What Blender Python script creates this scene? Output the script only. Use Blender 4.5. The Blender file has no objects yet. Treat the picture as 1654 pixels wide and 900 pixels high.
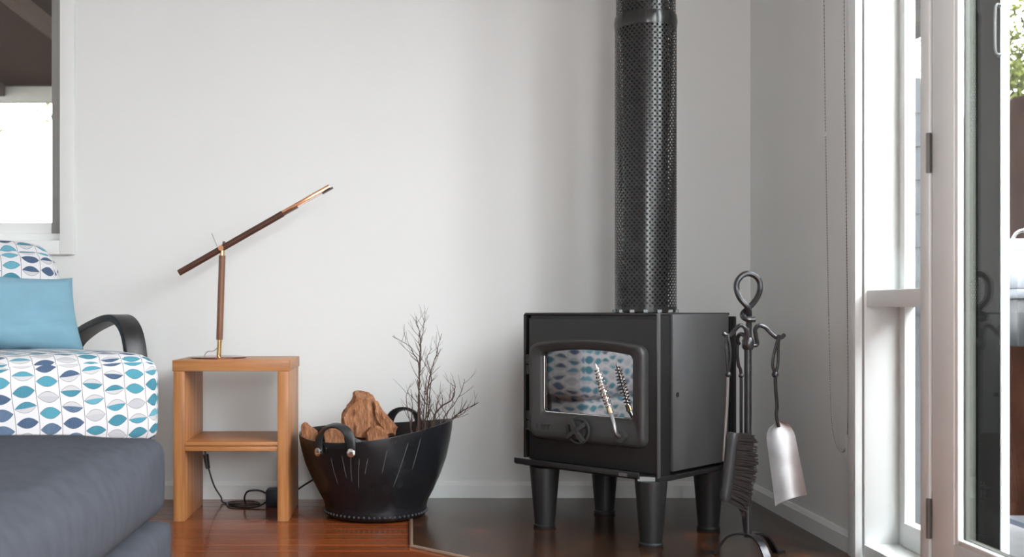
import bpy, bmesh, math, random
from mathutils import Vector, Matrix, noise
random.seed(7)
S = bpy.context.scene
COL = S.collection
PI = math.pi

# ------------------------------------------------------------------ camera, world, exposure
FPX, VX, VY, CAMH = 1750.0, 660.0, 500.0, 0.735       # focal length and vanishing point in pixels of the 1654x900 frame
cam_d = bpy.data.cameras.new('camera'); cam = bpy.data.objects.new('camera', cam_d); COL.objects.link(cam)
cam.location = (0, 0, CAMH); cam.rotation_euler = (PI/2, 0, 0)
cam_d.sensor_width = 36; cam_d.lens = FPX/1654*36
cam_d.shift_x = (827-VX)/1654; cam_d.shift_y = (VY-450)/1654
cam_d.dof.use_dof = True; cam_d.dof.focus_distance = 3.45; cam_d.dof.aperture_fstop = 3.2
S.camera = cam
S.view_settings.view_transform = 'Standard'; S.view_settings.look = 'None'
S.view_settings.gamma = 1; S.view_settings.use_curve_mapping = False
S.view_settings.exposure = 0.19
W = bpy.data.worlds.new('sky'); S.world = W; W.use_nodes = True
bg = W.node_tree.nodes['Background']
bg.inputs[0].default_value = (0.93, 0.98, 1.0, 1); bg.inputs[1].default_value = 21.0

def portal(name, loc, rot, sx, sy):
    l = bpy.data.lights.new(name, 'AREA'); l.shape = 'RECTANGLE'; l.size = sx; l.size_y = sy
    l.cycles.is_portal = True
    o = bpy.data.objects.new(name, l); COL.objects.link(o); o.location = loc; o.rotation_euler = rot
portal('door_portal', (1.52, .45, 1.12), (0, PI/2, 0), 2.3, 5.5)
portal('fill_window_portal', (.4, -2.56, 1.5), (PI/2, 0, 0), 1.0, 1.2)  # samples the sky through the added fill window
portal('side_window_portal', (-2.0, 4.36, 1.55), (-PI/2, 0, 0), 1.35, 1.15)

# ------------------------------------------------------------------ helpers
def P(px, py, Y): return Vector(((px-VX)*Y/FPX, Y, CAMH-(py-VY)*Y/FPX))

class MB:
    def __init__(s): s.v = []; s.f = []
    def add(s, vs, fs):
        b = len(s.v); s.v += [tuple(v) for v in vs]; s.f += [tuple(b+i for i in f) for f in fs]; return s
    def box(s, x0, x1, y0, y1, z0, z1):
        return s.add([(x0,y0,z0),(x1,y0,z0),(x1,y1,z0),(x0,y1,z0),(x0,y0,z1),(x1,y0,z1),(x1,y1,z1),(x0,y1,z1)],
                     [(0,3,2,1),(4,5,6,7),(0,1,5,4),(1,2,6,5),(2,3,7,6),(3,0,4,7)])
    def prism(s, poly, axis, a, b):
        # poly: list of 2-tuples; axis is the extruded one
        def mk(p, t): return (t,p[0],p[1]) if axis=='x' else (p[0],t,p[1]) if axis=='y' else (p[0],p[1],t)
        n = len(poly)
        return s.add([mk(p,a) for p in poly]+[mk(p,b) for p in poly],
                     [tuple(range(n-1,-1,-1)), tuple(range(n,2*n))]+[(i,(i+1)%n,n+(i+1)%n,n+i) for i in range(n)])
    def tube(s, pts, r, n=10, cap=True, closed=False, flat=None):
        pts = [Vector(p) for p in pts]; m = len(pts)
        rs = r if isinstance(r,(list,tuple)) else [r]*m
        T = []
        for i in range(m):
            a = pts[(i-1)%m] if (closed or i>0) else pts[i]; b = pts[(i+1)%m] if (closed or i<m-1) else pts[i]
            t = (b-a); T.append(t.normalized() if t.length>1e-9 else Vector((0,0,1)))
        u = T[0].orthogonal().normalized(); vs = []
        for i in range(m):
            u = (u-T[i]*u.dot(T[i])); u = u.normalized() if u.length>1e-6 else T[i].orthogonal().normalized()
            w = T[i].cross(u)
            for k in range(n):
                a = 2*PI*k/n; vs.append(pts[i]+(u*math.cos(a)+w*math.sin(a))*rs[i])
        fs = []
        for i in range(m if closed else m-1):
            j = (i+1)%m
            for k in range(n): fs.append((i*n+k, i*n+(k+1)%n, j*n+(k+1)%n, j*n+k))
        if cap and not closed: fs += [tuple(range(n-1,-1,-1)), tuple((m-1)*n+k for k in range(n))]
        return s.add(vs, fs)
    def strap(s, pts, side, w, t):
        # flat bar swept along pts; side = width direction, w width, t thickness
        pts = [Vector(p) for p in pts]; m = len(pts); side = Vector(side).normalized(); vs = []
        for i in range(m):
            tg = (pts[min(i+1,m-1)]-pts[max(i-1,0)]).normalized(); nn = tg.cross(side).normalized()
            for a, b in ((-1,-1),(1,-1),(1,1),(-1,1)): vs.append(pts[i]+side*(a*w/2)+nn*(b*t/2))
        fs = [(0,1,2,3), tuple((m-1)*4+k for k in (3,2,1,0))]
        for i in range(m-1):
            for k in range(4): fs.append((i*4+k, (i+1)*4+k, (i+1)*4+(k+1)%4, i*4+(k+1)%4))
        return s.add(vs, fs)
    def lathe(s, prof, c=(0,0,0), n=32):
        # closed ends when radius 0 is not given: capped by ngons
        vs = []; m = len(prof)
        for r, z in prof:
            for k in range(n):
                a = 2*PI*k/n; vs.append((c[0]+r*math.cos(a), c[1]+r*math.sin(a), c[2]+z))
        fs = []
        for i in range(m-1):
            for k in range(n): fs.append((i*n+k, i*n+(k+1)%n, (i+1)*n+(k+1)%n, (i+1)*n+k))
        fs += [tuple(range(n-1,-1,-1)), tuple((m-1)*n+k for k in range(n))]
        return s.add(vs, fs)
    def ball(s, c, r, seg=8, rings=6):
        c = Vector(c); vs = [c+Vector((0,0,r))]
        for i in range(1, rings):
            ph = PI*i/rings
            for k in range(seg):
                a = 2*PI*k/seg; vs.append(c+Vector((math.sin(ph)*math.cos(a), math.sin(ph)*math.sin(a), math.cos(ph)))*r)
        vs.append(c-Vector((0,0,r))); fs = [(0,1+k,1+(k+1)%seg) for k in range(seg)]
        for i in range(rings-2):
            for k in range(seg): fs.append((1+i*seg+k, 1+(i+1)*seg+k, 1+(i+1)*seg+(k+1)%seg, 1+i*seg+(k+1)%seg))
        L = len(vs)-1; o = 1+(rings-2)*seg; fs += [(L, o+(k+1)%seg, o+k) for k in range(seg)]
        return s.add(vs, fs)
    def rot(s, M):
        s.v = [tuple(M @ Vector(v)) for v in s.v]; return s
    def build(s, name, m, parent=None, smooth=True, bevel=0, seg=2, angle=35, fix=True):
        vs = [Vector(v) for v in s.v]
        lo = Vector([min(v[i] for v in vs) for i in range(3)]); hi = Vector([max(v[i] for v in vs) for i in range(3)])
        c = (lo+hi)/2
        if parent is None: c.z = lo.z
        me = bpy.data.meshes.new(name); me.from_pydata([v-c for v in vs], [], s.f)
        if fix or bevel:
            bm = bmesh.new(); bm.from_mesh(me)
            if fix: bmesh.ops.recalc_face_normals(bm, faces=bm.faces)
            if bevel:
                es = [e for e in bm.edges if len(e.link_faces)==2 and e.calc_face_angle(0)>math.radians(30)]
                bmesh.ops.bevel(bm, geom=es, offset=bevel, segments=seg, affect='EDGES', profile=.5, clamp_overlap=True)
            bm.to_mesh(me); bm.free()
        me.materials.append(m)
        if smooth:
            me.polygons.foreach_set('use_smooth', [True]*len(me.polygons)); me.set_sharp_from_angle(angle=math.radians(angle))
        o = bpy.data.objects.new(name, me); COL.objects.link(o)
        o.location = c
        if parent is not None: put(o, parent)
        return o

def world_of(o):
    m = Matrix.LocRotScale(o.location, o.rotation_euler, o.scale)
    return world_of(o.parent) @ o.matrix_parent_inverse @ m if o.parent else m
LOCALROOT = set()
def put(o, parent):
    o.parent = parent
    if parent.name in LOCALROOT: return           # part meshes given in the root's own frame
    o.matrix_parent_inverse = world_of(parent).inverted()
def tag(o, label=None, cat=None, group=None, kind=None):
    if label: o['label'] = label
    if cat: o['category'] = cat
    if group: o['group'] = group
    if kind: o['kind'] = kind
    return o
def thing(name, loc, label, cat, group=None, rz=0, local=False):
    o = bpy.data.objects.new(name, None); o.empty_display_size = .1; COL.objects.link(o)
    o.location = loc; o.rotation_euler = (0,0,rz)
    if local: LOCALROOT.add(o.name)
    return tag(o, label, cat, group)
def smooth_path(pts, k=6):
    pts = [Vector(p) for p in pts]; out = []
    for i in range(len(pts)-1):
        p0 = pts[max(i-1,0)]; p1 = pts[i]; p2 = pts[i+1]; p3 = pts[min(i+2,len(pts)-1)]
        for j in range(k):
            t = j/k
            out.append(.5*((2*p1)+(p2-p0)*t+(2*p0-5*p1+4*p2-p3)*t*t+(3*p1-p0-3*p2+p3)*t**3))
    out.append(pts[-1]); return out

# ------------------------------------------------------------------ materials
def newmat(name):
    m = bpy.data.materials.new(name); m.use_nodes = True; nt = m.node_tree
    return m, nt, nt.nodes['Principled BSDF'], nt.nodes['Material Output']
def mixrgb(nt, fac, a, b, blend='MIX'):
    n = nt.nodes.new('ShaderNodeMix'); n.data_type = 'RGBA'; n.blend_type = blend
    for s, v in ((n.inputs[0], fac), (n.inputs[6], a), (n.inputs[7], b)):
        if isinstance(v, bpy.types.NodeSocket): nt.links.new(v, s)
        elif isinstance(v, (int, float)): s.default_value = v
        else: s.default_value = (*v[:3], 1)
    return n.outputs[2]
def math_(nt, op, a, b=None, c=None):
    n = nt.nodes.new('ShaderNodeMath'); n.operation = op
    for i, v in enumerate((a, b, c)):
        if v is None: continue
        if isinstance(v, bpy.types.NodeSocket): nt.links.new(v, n.inputs[i])
        else: n.inputs[i].default_value = v
    return n.outputs[0]
def noise_tex(nt, vec, scale, detail=3, rough=.5):
    n = nt.nodes.new('ShaderNodeTexNoise'); n.inputs['Scale'].default_value = scale
    n.inputs['Detail'].default_value = detail; n.inputs['Roughness'].default_value = rough
    if vec is not None: nt.links.new(vec, n.inputs['Vector'])
    return n.outputs[0]
def coords(nt, scale=(1,1,1), kind='Object'):
    tc = nt.nodes.new('ShaderNodeTexCoord'); mp = nt.nodes.new('ShaderNodeMapping'); mp.inputs['Scale'].default_value = scale
    nt.links.new(tc.outputs[kind], mp.inputs[0]); return mp.outputs[0]
def ramp(nt, fac, stops, interp='LINEAR'):
    r = nt.nodes.new('ShaderNodeValToRGB'); r.color_ramp.interpolation = interp
    e = r.color_ramp.elements
    while len(e) < len(stops): e.new(.5)
    for i, (p, c) in enumerate(stops): e[i].position = p; e[i].color = (*c, 1)
    nt.links.new(fac, r.inputs[0]); return r.outputs[0]
def bump(nt, b, h, strength=.2, dist=.002):
    n = nt.nodes.new('ShaderNodeBump'); n.inputs['Strength'].default_value = strength; n.inputs['Distance'].default_value = dist
    nt.links.new(h, n.inputs['Height']); nt.links.new(n.outputs[0], b.inputs['Normal'])
def plain(name, col, rough=.5, metal=0, var=.12, scale=12, bstr=0, bdist=.001, bscale=60, coat=0, ior=1.5, stretch=(1,1,1), spec=.5):
    m, nt, b, o = newmat(name); b.inputs['Specular IOR Level'].default_value = spec
    if spec < .1: ior = 1.0
    v = coords(nt, stretch); n = noise_tex(nt, v, scale, 4)
    lo = tuple(c*(1-var) for c in col); hi = tuple(min(1, c*(1+var)) for c in col)
    nt.links.new(mixrgb(nt, n, lo, hi), b.inputs['Base Color'])
    b.inputs['Roughness'].default_value = rough; b.inputs['Metallic'].default_value = metal
    b.inputs['Coat Weight'].default_value = coat; b.inputs['Coat Roughness'].default_value = .08; b.inputs['IOR'].default_value = ior
    if bstr: bump(nt, b, noise_tex(nt, v, bscale, 3), bstr, bdist)
    return m
def wood(name, c1, c2, c3, axis, rough=.35, per_obj=0.0, coat=0.0, scale=1.0):
    st = [22*scale]*3; st['xyz'.index(axis)] = 1.3*scale
    m, nt, b, o = newmat(name)
    v = coords(nt, st)
    if per_obj:
        oi = nt.nodes.new('ShaderNodeObjectInfo'); ad = nt.nodes.new('ShaderNodeVectorMath'); ad.operation = 'ADD'
        cx = nt.nodes.new('ShaderNodeCombineXYZ')
        nt.links.new(math_(nt,'MULTIPLY',oi.outputs['Random'],91.0), cx.inputs[0]); nt.links.new(math_(nt,'MULTIPLY',oi.outputs['Random'],37.0), cx.inputs[1])
        nt.links.new(v, ad.inputs[0]); nt.links.new(cx.outputs[0], ad.inputs[1]); v = ad.outputs[0]
    n1 = noise_tex(nt, v, 1.4, 5, .6); n2 = noise_tex(nt, v, 6, 3, .6)
    col = ramp(nt, n1, [(.28,c1),(.5,c2),(.74,c3)])
    col = mixrgb(nt, math_(nt,'MULTIPLY',n2,.35), col, tuple(x*.55 for x in c2))
    if per_obj:
        hv = nt.nodes.new('ShaderNodeHueSaturation'); nt.links.new(col, hv.inputs['Color'])
        nt.links.new(math_(nt,'ADD',math_(nt,'MULTIPLY',oi.outputs['Random'],per_obj),1-per_obj/2), hv.inputs['Value']); col = hv.outputs[0]
    nt.links.new(col, b.inputs['Base Color']); b.inputs['Roughness'].default_value = rough
    b.inputs['Coat Weight'].default_value = coat; b.inputs['Coat Roughness'].default_value = .06
    bump(nt, b, n2, .08, .001)
    return m
def glass_mat(name, tint=(1,1,1), ior=1.5, smear=0):
    m = bpy.data.materials.new(name); m.use_nodes = True; nt = m.node_tree; nt.nodes.clear()
    out = nt.nodes.new('ShaderNodeOutputMaterial'); mx = nt.nodes.new('ShaderNodeMixShader')
    t = nt.nodes.new('ShaderNodeBsdfTransparent'); t.inputs[0].default_value = (*tint,1)
    g = nt.nodes.new('ShaderNodeBsdfGlossy'); g.inputs['Roughness'].default_value = 0.0
    lw = nt.nodes.new('ShaderNodeLayerWeight'); lw.inputs[0].default_value = .5      # Schlick reflectance, the same on both faces of the pane
    fr = math_(nt, 'ADD', math_(nt, 'MULTIPLY', math_(nt, 'POWER', lw.outputs['Facing'], 5.0), .95), .045)
    nt.links.new(fr, mx.inputs[0]); nt.links.new(t.outputs[0], mx.inputs[1]); nt.links.new(g.outputs[0], mx.inputs[2])
    nt.links.new(mx.outputs[0], out.inputs[0]); return m
def leaf_fabric():
    m, nt, b, o = newmat('leaf_print_fabric')
    uv = nt.nodes.new('ShaderNodeUVMap'); sp = nt.nodes.new('ShaderNodeSeparateXYZ'); nt.links.new(uv.outputs[0], sp.inputs[0])
    u, v = sp.outputs[0], sp.outputs[1]
    M = lambda op, a, b=None, c=None: math_(nt, op, a, b, c)
    wob = M('MULTIPLY', M('SINE', M('MULTIPLY', v, 21.0)), .10)
    cu = M('ADD', M('DIVIDE', u, .0665), wob)
    col = M('FLOOR', cu); fu = M('SUBTRACT', M('FRACT', cu), .5)
    def rnd(x, y, z):
        c = nt.nodes.new('ShaderNodeCombineXYZ'); w = nt.nodes.new('ShaderNodeTexWhiteNoise'); w.noise_dimensions = '3D'
        for i, q in enumerate((x, y, z)):
            if isinstance(q, bpy.types.NodeSocket): nt.links.new(q, c.inputs[i])
            else: c.inputs[i].default_value = q
        nt.links.new(c.outputs[0], w.inputs['Vector']); return w.outputs['Value']
    rv = M('ADD', M('DIVIDE', v, .0445), rnd(col, 0.0, 3.0))
    row = M('FLOOR', rv); fv = M('SUBTRACT', M('FRACT', rv), .5)
    fv = M('ADD', fv, M('MULTIPLY', fu, M('MULTIPLY', M('SUBTRACT', rnd(col,row,5.0), .5), .45)))
    q = M('DIVIDE', fu, .465)
    h = M('MULTIPLY', M('SUBTRACT', 1.0, M('MULTIPLY', q, q)), M('ADD', .31, M('MULTIPLY', rnd(col,row,8.0), .1)))
    av = M('ABSOLUTE', fv); inside = M('LESS_THAN', av, h)
    r1 = rnd(col, row, 1.0)
    cl = ramp(nt, r1, [(0,(.012,.20,.28)),(.2,(.02,.055,.14)),(.42,(.035,.28,.37)),(.6,(.06,.11,.2)),(.72,(.10,.36,.46)),(.84,(.52,.51,.53))], 'CONSTANT')
    r2 = rnd(col, row, 2.0)
    half = M('MULTIPLY', M('GREATER_THAN', M('MULTIPLY', fv, M('SUBTRACT', M('MULTIPLY', M('GREATER_THAN', r2, .8), 2.0), 1.0)), M('MULTIPLY', h, .15)), M('GREATER_THAN', r2, .55))
    th = noise_tex(nt, coords(nt, (600,60,60)), 1.0, 2)
    cl = mixrgb(nt, M('MULTIPLY', th, .35), cl, (.25,.35,.42))
    cl = mixrgb(nt, half, cl, (.55,.54,.56))
    edge = M('GREATER_THAN', av, M('SUBTRACT', h, .035))
    cl = mixrgb(nt, M('MULTIPLY', edge, .7), cl, (.09,.1,.12))
    stem = M('GREATER_THAN', M('ABSOLUTE', fu), .486)
    base = mixrgb(nt, stem, (.68,.68,.705), (.17,.17,.17))
    nt.links.new(mixrgb(nt, inside, base, cl), b.inputs['Base Color'])
    b.inputs['Roughness'].default_value = .85
    bump(nt, b, noise_tex(nt, coords(nt), 500, 2), .15, .001)
    return m

M_wall = plain('wall_paint', (.775,.79,.78), .6, var=.015, scale=3, bstr=.04, bscale=180)
M_trim = plain('trim_paint', (.79,.81,.80), .35, var=.02)
M_ceil = plain('ceiling_paint', (.82,.82,.81), .7, var=.02)
M_floor = wood('jarrah_floor', (.13,.026,.007), (.215,.052,.014), (.29,.085,.028), 'x', rough=.2, per_obj=.5, coat=.25, scale=.55)
M_sub = plain('floor_gap', (.02,.008,.004), .8)
M_oak = {a: wood('blackwood_'+a, (.20,.07,.022), (.46,.19,.062), (.62,.31,.125), a, rough=.4) for a in 'xyz'}
M_walnut = wood('walnut', (.05,.018,.009), (.10,.036,.018), (.15,.06,.03), 'z', rough=.35)
M_copper = plain('copper', (.80,.42,.24), .22, 1, var=.05)
M_brass = plain('brass', (.80,.55,.28), .22, 1, var=.05)
M_stove = plain('stove_black', (.013,.013,.0135), .45, 0, var=.25, scale=9, bstr=.15, bscale=220, bdist=.0006)
M_cast = plain('cast_iron', (.036,.036,.036), .5, 0.0, var=.25, scale=14, bstr=.35, bscale=160, bdist=.001)
M_shield = plain('side_shield', (.15,.152,.156), .36, .6, var=.35, scale=4, stretch=(1,1,.4))
M_steel = plain('bright_steel', (.75,.73,.70), .2, 1, var=.1)
M_iron = plain('wrought_iron', (.06,.06,.064), .3, .8, var=.3, scale=25, bstr=.3, bscale=90)
M_blade = plain('shovel_blade', (.50,.50,.51), .36, .9, var=.45, scale=14, bstr=.1, bscale=40)
M_flue = plain('flue_black', (.028,.028,.028), .2, .3, var=.2)
M_pipe = plain('flue_inner', (.008,.008,.008), .5)
M_rubber = plain('tyre_rubber', (.011,.012,.0145), .27, 0, var=.5, scale=14, spec=.4, bstr=.25, bscale=45, bdist=.002)
M_strap = plain('rubber_strap', (.018,.019,.022), .4, var=.3)
M_grey = plain('grey_upholstery', (.068,.073,.086), .95, var=.22, scale=40, stretch=(1,1,.4), bstr=.4, bscale=260, bdist=.002, spec=.08)
M_pillow = plain('blue_linen', (.185,.345,.435), .9, var=.12, scale=9, bstr=.3, bscale=350)
M_bent = wood('black_bentwood', (.008,.008,.009), (.016,.016,.018), (.03,.03,.034), 'y', rough=.38)
M_leaf = leaf_fabric()
M_glass = glass_mat('window_glass')
M_black = plain('black_plastic', (.012,.012,.013), .4)
M_hinge = plain('hinge_metal', (.16,.15,.14), .4, .7)
M_bead = plain('bead_chain_metal', (.30,.29,.27), .4, .5)
M_twig = plain('twig_bark', (.075,.045,.035), .85, var=.4, scale=40)
M_bristle = plain('bristle', (.022,.016,.015), .8, var=.5, scale=60)

def stove_glass():
    m, nt, b, o = newmat('stove_glass')
    b.inputs['Base Color'].default_value = (.006,.006,.006,1); b.inputs['Roughness'].default_value = .035
    b.inputs['IOR'].default_value = 4.0
    n = noise_tex(nt, coords(nt), 22, 3)
    nt.links.new(math_(nt,'ADD',math_(nt,'MULTIPLY',n,.05),.01), b.inputs['Roughness'])
    return m
def hearth_mat():
    m, nt, b, o = newmat('hearth_slate')
    v = coords(nt); n = noise_tex(nt, v, 5.5, 6, .65); n2 = noise_tex(nt, v, 30, 4)
    c = ramp(nt, n, [(.3,(.024,.013,.009)),(.48,(.042,.022,.013)),(.58,(.075,.032,.015)),(.68,(.22,.055,.018))])
    c = mixrgb(nt, math_(nt,'MULTIPLY',n2,.5), c, (.02,.012,.009))
    nt.links.new(c, b.inputs['Base Color']); b.inputs['Roughness'].default_value = .2
    b.inputs['Specular IOR Level'].default_value = .2
    bump(nt, b, n2, .06, .002); return m
def log_mat():
    m, nt, b, o = newmat('split_redgum')
    v = coords(nt, (34,10,9)); v.node.inputs['Rotation'].default_value = (0, math.radians(-38), 0); n = noise_tex(nt, v, 1.6, 7, .7); n2 = noise_tex(nt, coords(nt), 45, 4)
    c = ramp(nt, n, [(.3,(.10,.035,.018)),(.44,(.42,.17,.075)),(.58,(.66,.32,.16)),(.72,(.80,.48,.30))])
    c = mixrgb(nt, math_(nt,'MULTIPLY',n2,.5), c, (.22,.09,.04))
    nt.links.new(c, b.inputs['Base Color']); b.inputs['Roughness'].default_value = .8
    bump(nt, b, n, 1.0, .02); return m
def rust_mat():
    m, nt, b, o = newmat('rusted_steel')
    v = coords(nt); n = noise_tex(nt, v, 3, 6, .7); n2 = noise_tex(nt, v, 60, 3)
    c = ramp(nt, n, [(.3,(.010,.0045,.003)),(.5,(.02,.008,.005)),(.7,(.034,.014,.008))])
    c = mixrgb(nt, math_(nt,'MULTIPLY',n2,.5), c, (.012,.006,.004))
    nt.links.new(c, b.inputs['Base Color']); b.inputs['Roughness'].default_value = .85; b.inputs['IOR'].default_value = 1.0; return m
def foliage_mat(name, c1, c2):
    m, nt, b, o = newmat(name); n = noise_tex(nt, coords(nt), 4, 4)
    nt.links.new(mixrgb(nt, n, c1, c2), b.inputs['Base Color']); b.inputs['Roughness'].default_value = .6
    b.inputs['Specular IOR Level'].default_value = .1
    return m
M_sglass = stove_glass(); M_hearth = hearth_mat(); M_log = log_mat(); M_rust = rust_mat()
M_fol = foliage_mat('leaves', (.022,.034,.005), (.085,.095,.013)); M_trunk = plain('bark', (.07,.05,.035), .9, var=.4)
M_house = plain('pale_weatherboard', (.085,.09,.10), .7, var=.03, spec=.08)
M_porch = plain('porch_lining', (.012,.008,.006), .7, var=.25, stretch=(6,1,1), spec=.08)
M_rafter = plain('rafter_stain', (.024,.018,.014), .7, var=.2, spec=.08)
M_fascia = plain('fascia_paint', (.11,.105,.093), .6, var=.04, spec=.05)
M_ground = plain('patio_concrete', (.22,.22,.225), .9, var=.25, scale=5, spec=.08)
M_post = plain('charcoal_paint', (.007,.007,.0065), .5, var=.1, spec=.08)
M_olive = plain('grey_green_paint', (.05,.052,.045), .5, var=.08, spec=.08)

# ------------------------------------------------------------------ room shell
XR, YB, XL, YF, ZC = 1.327, 4.207, -3.2, -2.4, 2.55
TW = .12
mb = MB()   # back wall with window opening
mb.box(XL-TW, -2.62, YB, YB+TW, -.1, ZC); mb.box(-1.348, XR+TW, YB, YB+TW, -.1, ZC)
mb.box(-2.62, -1.348, YB, YB+TW, -.1, 1.002); mb.box(-2.62, -1.348, YB, YB+TW, 2.12, ZC)
tag(mb.build('wall_back', M_wall, smooth=False), kind='structure')
mb = MB()
mb.box(XR, XR+TW, 3.18, YB, -.1, ZC); mb.box(XR, XR+TW, -2.33, 3.18, 2.29, ZC); mb.box(XR, XR+TW, YF, -2.33, -.1, ZC)
tag(mb.build('wall_right', M_wall, smooth=False), kind='structure')
tag(MB().box(XL-TW, XL, YF, YB, -.1, ZC).build('wall_left', M_wall, smooth=False), kind='structure')
mb = MB()
mb.box(XL-TW, -.1, YF-TW, YF, -.1, ZC); mb.box(.9, XR+TW, YF-TW, YF, -.1, ZC)
mb.box(-.1, .9, YF-TW, YF, -.1, .9); mb.box(-.1, .9, YF-TW, YF, 2.1, ZC)
tag(mb.build('wall_front', M_wall, smooth=False), kind='structure')
tag(MB().box(XL-TW, XR+TW, YF-TW, YB+TW, ZC, ZC+.1).build('ceiling', M_ceil, smooth=False), kind='structure')

# floor: boards running along X, each its own piece
floor = tag(MB().box(XL, XR, YF, YB, -.1, -.016).build('floor', M_sub, smooth=False), kind='structure')
BW = .083
lens = [1.15, 1.5, 1.9, 2.3]; bmesh_by_len = {}
def board_mesh(L):
    k = round(L, 3)
    if k not in bmesh_by_len:
        t = MB().box(-k/2+.0006, k/2-.0006, -BW/2+.0007, BW/2-.0007, -.016, 0).build('floor_board', M_floor, bevel=.0012, seg=1)
        me = t.data; off = t.location.copy(); me.transform(Matrix.Translation(off)); bpy.data.objects.remove(t); bmesh_by_len[k] = me
    return bmesh_by_len[k]
y = YB - BW/2; ri = 0
rng = random.Random(3)
while y > YF + BW/2:
    x = XL
    L = rng.choice([.6, .9, 1.15, 1.5])
    while x < XR - .01:
        if XR - (x+L) < .35: L = XR - x
        o = bpy.data.objects.new('floor_board', board_mesh(L)); COL.objects.link(o)
        o.location = (x+L/2, y, 0); put(o, floor)
        x += L; L = rng.choice(lens)
    y -= BW; ri += 1

def base_profile(h, t): return [(0,0),(t,0),(t,h-.014),(t*.45,h),(0,h)]
tag(MB().prism([(YB-a, z) for a, z in base_profile(.067,.014)], 'x', XL, XR).build('baseboard_back', M_trim, smooth=False), kind='structure')
tag(MB().prism([(XR-a, z) for a, z in base_profile(.067,.014)], 'y', 3.219, YB-.014).build('baseboard_right', M_trim, smooth=False), kind='structure')
tag(MB().prism([(XL+a, z) for a, z in base_profile(.067,.014)], 'y', YF, YB).build('baseboard_left', M_trim, smooth=False), kind='structure')

# back window: casing, sash, glass
w1 = thing('window_1', (-1.984, YB, 1.0), None, None); tag(w1, kind='structure')
x0, x1, z0, z1 = -2.62, -1.348, 1.002, 2.12
cw = .055
MB().box(x1, x1+cw, YB-.022, YB, z0-cw, z1+cw).build('casing', M_trim, w1, bevel=.003)
MB().box(x0-cw, x0, YB-.022, YB, z0-cw, z1+cw).build('casing', M_trim, w1, bevel=.003)
MB().box(x0, x1, YB-.022, YB, z0-cw, z0).build('casing', M_trim, w1, bevel=.003)
MB().box(x0, x1, YB-.022, YB, z1, z1+cw).build('casing', M_trim, w1, bevel=.003)
sy0, sy1 = YB+.05, YB+.09
st = .055
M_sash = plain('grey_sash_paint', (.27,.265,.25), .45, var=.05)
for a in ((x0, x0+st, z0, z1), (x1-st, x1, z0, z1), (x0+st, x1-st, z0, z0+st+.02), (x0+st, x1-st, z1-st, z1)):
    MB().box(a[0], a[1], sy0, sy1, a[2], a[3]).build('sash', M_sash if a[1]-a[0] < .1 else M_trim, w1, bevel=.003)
MB().box(x0, x1, sy0-.02, sy0, z0, z0+.03).build('sill', M_trim, w1, bevel=.002)
MB().box(x0+st, x1-st, sy0+.018, sy0+.022, z0+st, z1-st).build('pane', M_glass, w1, smooth=False)

# unseen window added behind the camera for fill light
w3 = thing('fill_window', (.15, YF, .9), None, None); tag(w3, kind='structure')
for a in ((-.1,-.05,.9,2.1),(.85,.9,.9,2.1),(-.05,.85,.9,.96),(-.05,.85,2.04,2.1)):
    MB().box(a[0], a[1], YF-.09, YF-.03, a[2], a[3]).build('sash', M_trim, w3)
for a in ((-.05,.85),):
    MB().box(a[0], a[1], YF-.062, YF-.058, .96, 2.04).build('pane', M_glass, w3, smooth=False)

# side light beside the door
w2 = thing('window_2', (1.4, 2.96, 0), None, None); tag(w2, kind='structure')
MB().box(1.305, XR, 3.167, 3.219, 0, 2.29).build('architrave', M_trim, w2, bevel=.002)
MB().box(XR+.003, 1.447, 3.16, 3.18, 0, 2.29).build('jamb', M_trim, w2, bevel=.001)
MB().box(1.430, 1.462, 3.125, 3.16, .05, 2.27).build('sash_stile', M_trim, w2, bevel=.003)
MB().box(1.430, 1.462, 2.77, 2.81, .05, 2.27).build('sash_stile', M_trim, w2, bevel=.003)
MB().box(1.425, 1.462, 2.81, 3.125, .05, .12).build('sash_rail', M_trim, w2, bevel=.003)
MB().box(1.425, 1.462, 2.81, 3.125, 2.20, 2.27).build('sash_rail', M_trim, w2, bevel=.003)
MB().box(1.335, 1.462, 2.77, 3.158, .742, .791).build('middle_rail', M_trim, w2, bevel=.003)
MB().box(XR, 1.462, 2.72, 3.16, 0, .05).build('sill', M_trim, w2, bevel=.002)
MB().box(1.307, 1.376, 2.722, 2.77, 0, 2.29).build('mullion', M_trim, w2, bevel=.003)
MB().box(1.444, 1.448, 2.81, 3.125, .12, .742).build('pane', M_glass, w2, smooth=False)
MB().box(1.444, 1.448, 2.81, 3.125, .791, 2.20).build('pane', M_glass, w2, smooth=False)

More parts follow.
